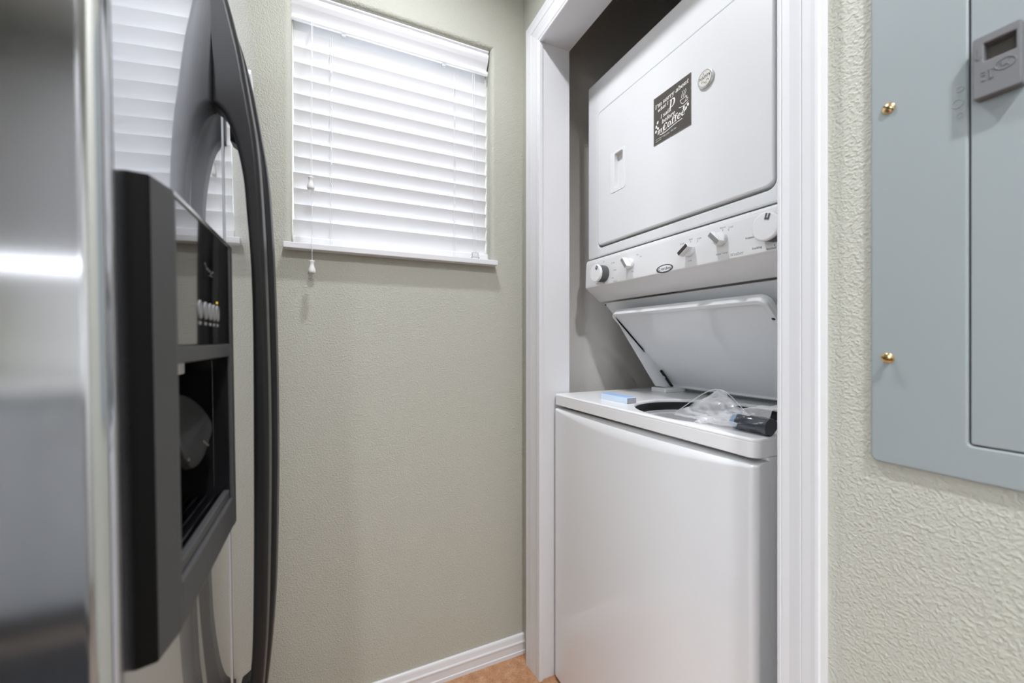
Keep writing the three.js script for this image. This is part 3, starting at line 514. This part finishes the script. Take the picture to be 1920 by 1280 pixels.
  // two round timer dials and three pointer knobs
  const dial = (f, y, turn) => {
    const k = sub('timer_dial', wd);
    put('dial_skirt', disc(0.742, 0.7685, Y(y), -f, 0.0255, 0.001), M.greyPlastic, k);
    put('dial_cap', disc(0.7345, 0.7435, Y(y), -f, 0.0268, 0.0035), M.plasticWhite, k);
    const w = 0.0028, mark = [box(0.7335, 0.736, Y(y + 0.012), Y(y + 0.0235), f + 0.0015, f + 0.0015 + w), box(0.7335, 0.736, Y(y + 0.012), Y(y + 0.0235), f - 0.0015 - w, f - 0.0015), box(0.7335, 0.736, Y(y + 0.012), Y(y + 0.0155), f - 0.0015, f + 0.0015)];
    const c = new THREE.Vector3(0, Y(y), -f); put('dial_mark', mark.map((m) => m.translate(0, -c.y, -c.z).rotateX(turn).translate(0, c.y, c.z)), M.greyPlastic, k);
  };
  dial(0.9965, 0.2055, 0.5); dial(0.4795, 0.2125, 0.28);
  const pointer = (f, y, turn, face) => {
    const k = sub('pointer_knob', wd);
    put('knob_base', disc(0.757, 0.7685, Y(y), -f, 0.0145, 0.003), M.plasticWhite, k);
    const rot = (g) => g.rotateX(turn).translate(0, Y(y), -f);
    const wedge = alongX([[-0.0052, -0.0155], [0.0052, -0.0155], [0.0062, 0.0155], [-0.0062, 0.0155]], 0.7425, 0.759, 0.0012, 2);
    put('knob_grip', rot(wedge), M.plasticWhite, k);
    put('knob_face', rot(box(0.7418, 0.7428, -0.0148, 0.0148, -0.0042, 0.0042)), face, k);
  };
  const faceDark = std({ color: new THREE.Color(0.03, 0.03, 0.03), roughness: 0.5 }), faceGrey = phys({ color: new THREE.Color(0.24, 0.24, 0.24), roughness: 0.3 });
  pointer(0.8785, 0.2165, -0.62, faceGrey); pointer(0.6765, 0.211, 0.98, faceDark); pointer(0.5945, 0.2185, -0.76, faceGrey);
}

// ---------------------------------------------------------------- magnets on the dryer door
{
  const t = canvasMap(1024, 1024, (g, w, h) => {
    g.fillStyle = '#4a4640'; g.fillRect(0, 0, w, h);
    const r = rng(21); for (let i = 0; i < 2600; i++) { const a = 0.05 + 0.1 * r(); g.fillStyle = `rgba(${r() < 0.5 ? '20,18,15' : '150,146,135'},${a})`; g.fillRect(r() * w, r() * h, 2 + 9 * r(), 2 + 4 * r()); }
    g.strokeStyle = '#6e675c'; g.lineWidth = 10; g.strokeRect(5, 5, w - 10, h - 10);
    g.fillStyle = g.strokeStyle = '#f1efe9'; g.lineCap = 'round';
    const say = (s, x, y, px, rot = -0.1, bold = 'italic bold ') => { g.save(); g.translate(x, y); g.rotate(rot); g.font = bold + px + 'px serif'; g.textAlign = 'center'; g.textBaseline = 'middle'; g.fillText(s, 0, 0); g.restore(); };
    say("I'm sorry about", 500, 165, 118); say('what I', 270, 300, 96); say('D', 520, 345, 230); say('I said', 350, 470, 110); say('before', 420, 590, 112); say('my', 220, 765, 150); say('Coffee', 560, 715, 190, -0.14);
    g.lineWidth = 14; g.beginPath(); g.moveTo(180, 850); g.bezierCurveTo(330, 900, 520, 800, 800, 800); g.stroke();
    g.lineWidth = 11; g.beginPath(); g.moveTo(760, 420); g.bezierCurveTo(770, 540, 900, 540, 915, 410); g.moveTo(745, 415); g.lineTo(930, 400); g.moveTo(915, 440); g.bezierCurveTo(980, 440, 950, 500, 890, 500); g.moveTo(720, 545); g.bezierCurveTo(800, 575, 900, 565, 960, 525); g.stroke();
    for (const k of [0, 1, 2]) { g.beginPath(); g.moveTo(790 + 45 * k, 380); g.bezierCurveTo(760 + 45 * k, 330, 840 + 45 * k, 310, 800 + 45 * k, 250); g.stroke(); }
    for (const [x, y, a] of [[900, 640, 0.4], [950, 590, -0.3], [845, 600, 0.2], [120, 560, 0.5], [80, 640, 0.1], [130, 690, -0.4], [70, 740, 0.3]]) { g.save(); g.translate(x, y); g.rotate(a); g.beginPath(); g.ellipse(0, 0, 24, 34, 0, 0, 7); g.fill(); g.restore(); }
    g.lineWidth = 6; g.beginPath(); g.moveTo(60, 930); g.bezierCurveTo(160, 890, 200, 950, 290, 905); g.moveTo(60, 965); g.lineTo(220, 955); g.stroke(); say('for you · for me', 470, 915, 48, -0.06, 'italic ');
  });
  const g = new THREE.BoxGeometry(0.1175, 0.1215, 0.0012), mats = std({ map: t, roughness: 0.45 });
  tag(put('coffee_sign_magnet', g.rotateY(-Math.PI / 2).translate(0.7722, Y(0.5667), -0.7365), mats), 'square dark brown sign with white coffee lettering stuck on the dryer door', 'magnet');
  const h = canvasMap(512, 512, (c, w) => { c.fillStyle = '#d9d6d0'; c.fillRect(0, 0, w, w); c.strokeStyle = '#8c877d'; c.lineWidth = 12; c.beginPath(); c.arc(256, 256, 244, 0, 7); c.stroke(); c.fillStyle = '#3a3733'; c.font = 'bold 150px sans-serif'; c.textAlign = 'center'; c.textBaseline = 'middle'; c.fillText('HAPPY', 256, 210, 430); c.fillStyle = '#8f8b6a'; for (const [x, y, a] of [[150, 330, 0.5], [230, 370, -0.4], [330, 330, 0.7], [300, 410, 0.1], [200, 100, 0.3], [380, 340, -0.5]]) { c.save(); c.translate(x, y); c.rotate(a); c.beginPath(); c.ellipse(0, 0, 17, 40, 0, 0, 7); c.fill(); c.restore(); } });
  const m = base('round_magnet', 'small round silver rimmed magnet reading HAPPY beside the coffee sign', 'magnet', [0.773, Y(0.587), 0.636]);
  put('rim', disc(0.7672, 0.773, Y(0.587), -0.636, 0.0205, 0.0022), phys({ color: new THREE.Color(0.62, 0.62, 0.61), metalness: 0.9, roughness: 0.25 }), m);
  put('face', new THREE.CircleGeometry(0.0178, 40).rotateY(-Math.PI / 2).translate(0.76705, Y(0.587), -0.636), phys({ map: h, roughness: 0.15, clearcoat: 1 }), m);
}

// ---------------------------------------------------------------- things lying on the washer top
{
  const top = Y(-0.165);
  const c = base('blue_carton', 'small pale blue carton lying at the left front corner of the washer top', 'carton', [0.737, top, 0.895]);
  put('carton_body', rbox(0.7205, 0.752, top, top + 0.0155, 0.839, 0.95, 0.0012), M.cartonPale, c);
  put('carton_lid', rbox(0.7215, 0.751, top + 0.0155, top + 0.0166, 0.842, 0.949, 0.0004), M.cartonBlue, c);
  put('end_flap', box(0.7215, 0.751, top + 0.001, top + 0.0148, 0.8375, 0.839), M.cartonGrey, c);

  // crumpled clear film: a sheet through four corners, creased by folded noise
  const film = (cn, seed, amp, n = 28, sag = 0) => {
    const r = lattice(16, seed), pos = [], idx = [], V = (a) => new THREE.Vector3(a[0], Y(a[1]), -a[2]), [A, B, C, D] = cn.map(V);
    const nrm = B.clone().sub(A).cross(D.clone().sub(A)).normalize();
    for (let j = 0; j <= n; j++) for (let i = 0; i <= n; i++) {
      const u = i / n, v = j / n, p = A.clone().lerp(B, u).lerp(D.clone().lerp(C, u), v);
      const k = Math.abs(r(u * 3.1 + 0.3, v * 3.3 + 0.7)) * 2 - 0.4 + Math.abs(r(u * 6.3, v * 5.7)) * 0.9;
      p.addScaledVector(nrm, amp * k + sag * 4 * u * (1 - u) * v * (1 - v)); p.y = Math.max(p.y, top + 0.0008);
      pos.push(p.x, p.y, p.z);
    }
    for (let j = 0; j < n; j++) for (let i = 0; i < n; i++) { const a = j * (n + 1) + i; idx.push(a, a + 1, a + n + 1, a + 1, a + n + 2, a + n + 1); }
    const g = new THREE.BufferGeometry(); g.setAttribute('position', new THREE.Float32BufferAttribute(pos, 3)); g.setIndex(idx); g.setAttribute('uv', new THREE.Float32BufferAttribute(new Float32Array(pos.length / 3 * 2), 2)); g.computeVertexNormals(); return g;
  };
  const b = base('clear_plastic_bag', 'clear crumpled plastic bag spread over the front edge of the washer opening', 'plastic bag', [0.70, top, 0.57]);
  put('bag_side', film([[0.7, -0.163, 0.664], [0.70, -0.161, 0.515], [0.71, -0.135, 0.498], [0.706, -0.096, 0.553]], 31, 0.008), M.bag, b);
  put('bag_side', film([[0.712, -0.163, 0.66], [0.722, -0.161, 0.512], [0.716, -0.133, 0.499], [0.7085, -0.0945, 0.552]], 32, 0.008), M.bag, b);
  put('bag_seam', tube([[0.703, Y(-0.16), 0.665], [0.707, Y(-0.095), 0.5525], [0.713, Y(-0.134), 0.498]], 0.0009, 30), M.bag, b);
  put('loose_film', film([[0.682, -0.163, 0.60], [0.686, -0.1445, 0.452], [0.735, -0.112, 0.45], [0.73, -0.150, 0.60]], 33, 0.006, 30, 0.012), M.bag, b);
  put('loose_film', film([[0.675, -0.1635, 0.585], [0.680, -0.156, 0.5], [0.70, -0.128, 0.475], [0.71, -0.152, 0.585]], 34, 0.006, 26), M.bag, b);
  const d = base('dark_bundle', 'dark plastic wrapped bundle with a blue grey end at the washer corner', 'bundle', [0.705, top, 0.47]);
  const roll = (f0, f1, r, seed) => { const n = lattice(16, seed), g = new THREE.CylinderGeometry(r, r, f1 - f0, 36, 16, false), p = g.attributes.position; for (let i = 0; i < p.count; i++) { const a = Math.atan2(p.getZ(i), p.getX(i)), k = 1 + 0.28 * n(2 * Math.cos(a) + 3, p.getY(i) * 60 + 2 * Math.sin(a)); p.setX(i, p.getX(i) * k); p.setZ(i, p.getZ(i) * k * 0.86); } g.computeVertexNormals(); return g.rotateX(Math.PI / 2); };
  put('roll', roll(0.447, 0.505, 0.0172, 41).translate(0.7025, top + 0.0158, -0.476), M.bundle, d);
  put('roll_end', roll(0.5, 0.5135, 0.0162, 42).translate(0.7025, top + 0.0152, -0.508), M.bundleBlue, d, 'blue grey end');
}

// ---------------------------------------------------------------- electrical panel on the right wall
{
  const p = base('breaker_panel', 'grey metal breaker panel cover with brass screws on the right wall', 'breaker panel', [XW, Y(0.2), 0.08]);
  const XF = 0.6122;                                                  // face of the thin sheet cover
  const s = rrect(-0.2672, 0.1023, Y(-0.1468), Y(0.634), 0.008); s.holes.push(rrect(-0.1833, 0.051, Y(-0.1092), Y(0.5676), 0.004, THREE.Path));
  put('cover', alongX(s, XF, XW - 0.0003, 0.0025, 4), M.panel, p);
  put('cover_back', box(0.6168, XW - 0.0002, Y(-0.13), Y(0.61), -0.08, 0.24), M.seal, p);
  put('panel_door', alongX(rrect(-0.1818, 0.0495, Y(-0.1078), Y(0.566), 0.0025), XF + 0.0004, 0.6172, 0.0012, 3), M.panel, p);
  // embossed dots by the latch
  for (const [f, y, r] of [[0.1914, 0.2535, 0.0043], [0.1895, 0.2682, 0.0027], [0.1895, 0.2405, 0.0025]]) put('embossed_ring', new THREE.TorusGeometry(r, 0.0006, 8, 32).rotateY(Math.PI / 2).translate(XF + 0.0001, Y(y), -f), M.panel, p);
  { // sliding latch with a finger hole, arrow and raised monogram
    const LX = 0.6005, l = rrect(-0.1771, -0.1447, Y(0.2462), Y(0.3082), 0.0025); l.holes.push(rrect(-0.1692, -0.1483, Y(0.2817), Y(0.2994), 0.0006, THREE.Path));
    const lt = sub('latch', p, 'grey plastic latch with finger hole');
    put('latch_plate', alongX(l, LX, XF + 0.0006, 0.0012, 3), M.latch, lt);
    put('latch_pocket', box(XF - 0.0004, XF + 0.0004, Y(0.2805), Y(0.3005), 0.147, 0.1705), M.pocket, lt);
    put('arrow_stem', rbox(LX - 0.0007, LX + 0.0002, Y(0.2858), Y(0.2971), 0.1723, 0.1734, 0.0003), M.latch, lt);
    put('arrow_head', alongX([[-0.1747, Y(0.2886)], [-0.17285, Y(0.2858)], [-0.1711, Y(0.2886)], [-0.1711, Y(0.287)], [-0.17285, Y(0.2841)], [-0.1747, Y(0.287)]], LX - 0.0007, LX + 0.0002, 0.0002, 1), M.latch, lt);
    put('monogram_ring', new THREE.TorusGeometry(0.0063, 0.0006, 8, 40).scale(1.08, 0.82, 1).rotateY(Math.PI / 2).translate(LX, Y(0.2715), -0.1549), M.latch, lt);
    put('monogram', tube([[LX, Y(0.2725), 0.159], [LX, Y(0.2746), 0.157], [LX, Y(0.27), 0.157], [LX, Y(0.2705), 0.1549], [LX, Y(0.2743), 0.1529], [LX, Y(0.2715), 0.1539], [LX, Y(0.2688), 0.1524]], 0.00065, 40), M.latch, lt);
    for (const [y1, y0, f0, f1] of [[0.2715, 0.2705, 0.1682, 0.1706], [0.2684, 0.2671, 0.1682, 0.1706], [0.2633, 0.262, 0.1682, 0.1706], [0.2715, 0.262, 0.1641, 0.1653], [0.2715, 0.2705, 0.1632, 0.1662], [0.263, 0.262, 0.1624, 0.1662]]) put('raised_mark', rbox(LX - 0.0007, LX + 0.0003, Y(y0), Y(y1), f0, f1, 0.0003), M.latch, lt);
  }
  const cut = (a) => { const b = new Brush(a); b.updateMatrixWorld(); return b; }, ev = new Evaluator(); ev.attributes = ['position', 'normal', 'uv']; ev.useGroups = false;
  const screw = (y, f, out, turn, tip) => {
    const g = sub('screw', p, 'brass slotted screw');
    const sl = new THREE.BoxGeometry(0.02, 0.0045, 0.0015).translate(0, 0.004, 0).rotateY(turn);
    const h = ev.evaluate(cut(new THREE.LatheGeometry([[0.0001, 0.0038], [0.002, 0.0036], [0.0042, 0.0028], [0.006, 0.0014], [0.0066, 0.0003], [0.0064, 0], [0.0001, 0]].map(([a, b]) => new THREE.Vector2(a, b)), 32)), cut(sl), SUBTRACTION).geometry;
    put('screw_head', h.rotateZ(Math.PI / 2).rotateZ(tip).translate(XF - out, Y(y), -f), M.brass, g);
    put('screw_shank', new THREE.CylinderGeometry(0.0024, 0.0024, 0.004 + out, 16).rotateZ(Math.PI / 2).translate(XF + 0.002 - out / 2, Y(y), -f), M.brass, g);
  };
  screw(0.2792, 0.2492, 0.0004, 0.9, 0); screw(-0.0197, 0.2477, 0.0065, 1.2, 0.3);
}

renderer.render(scene, camera);
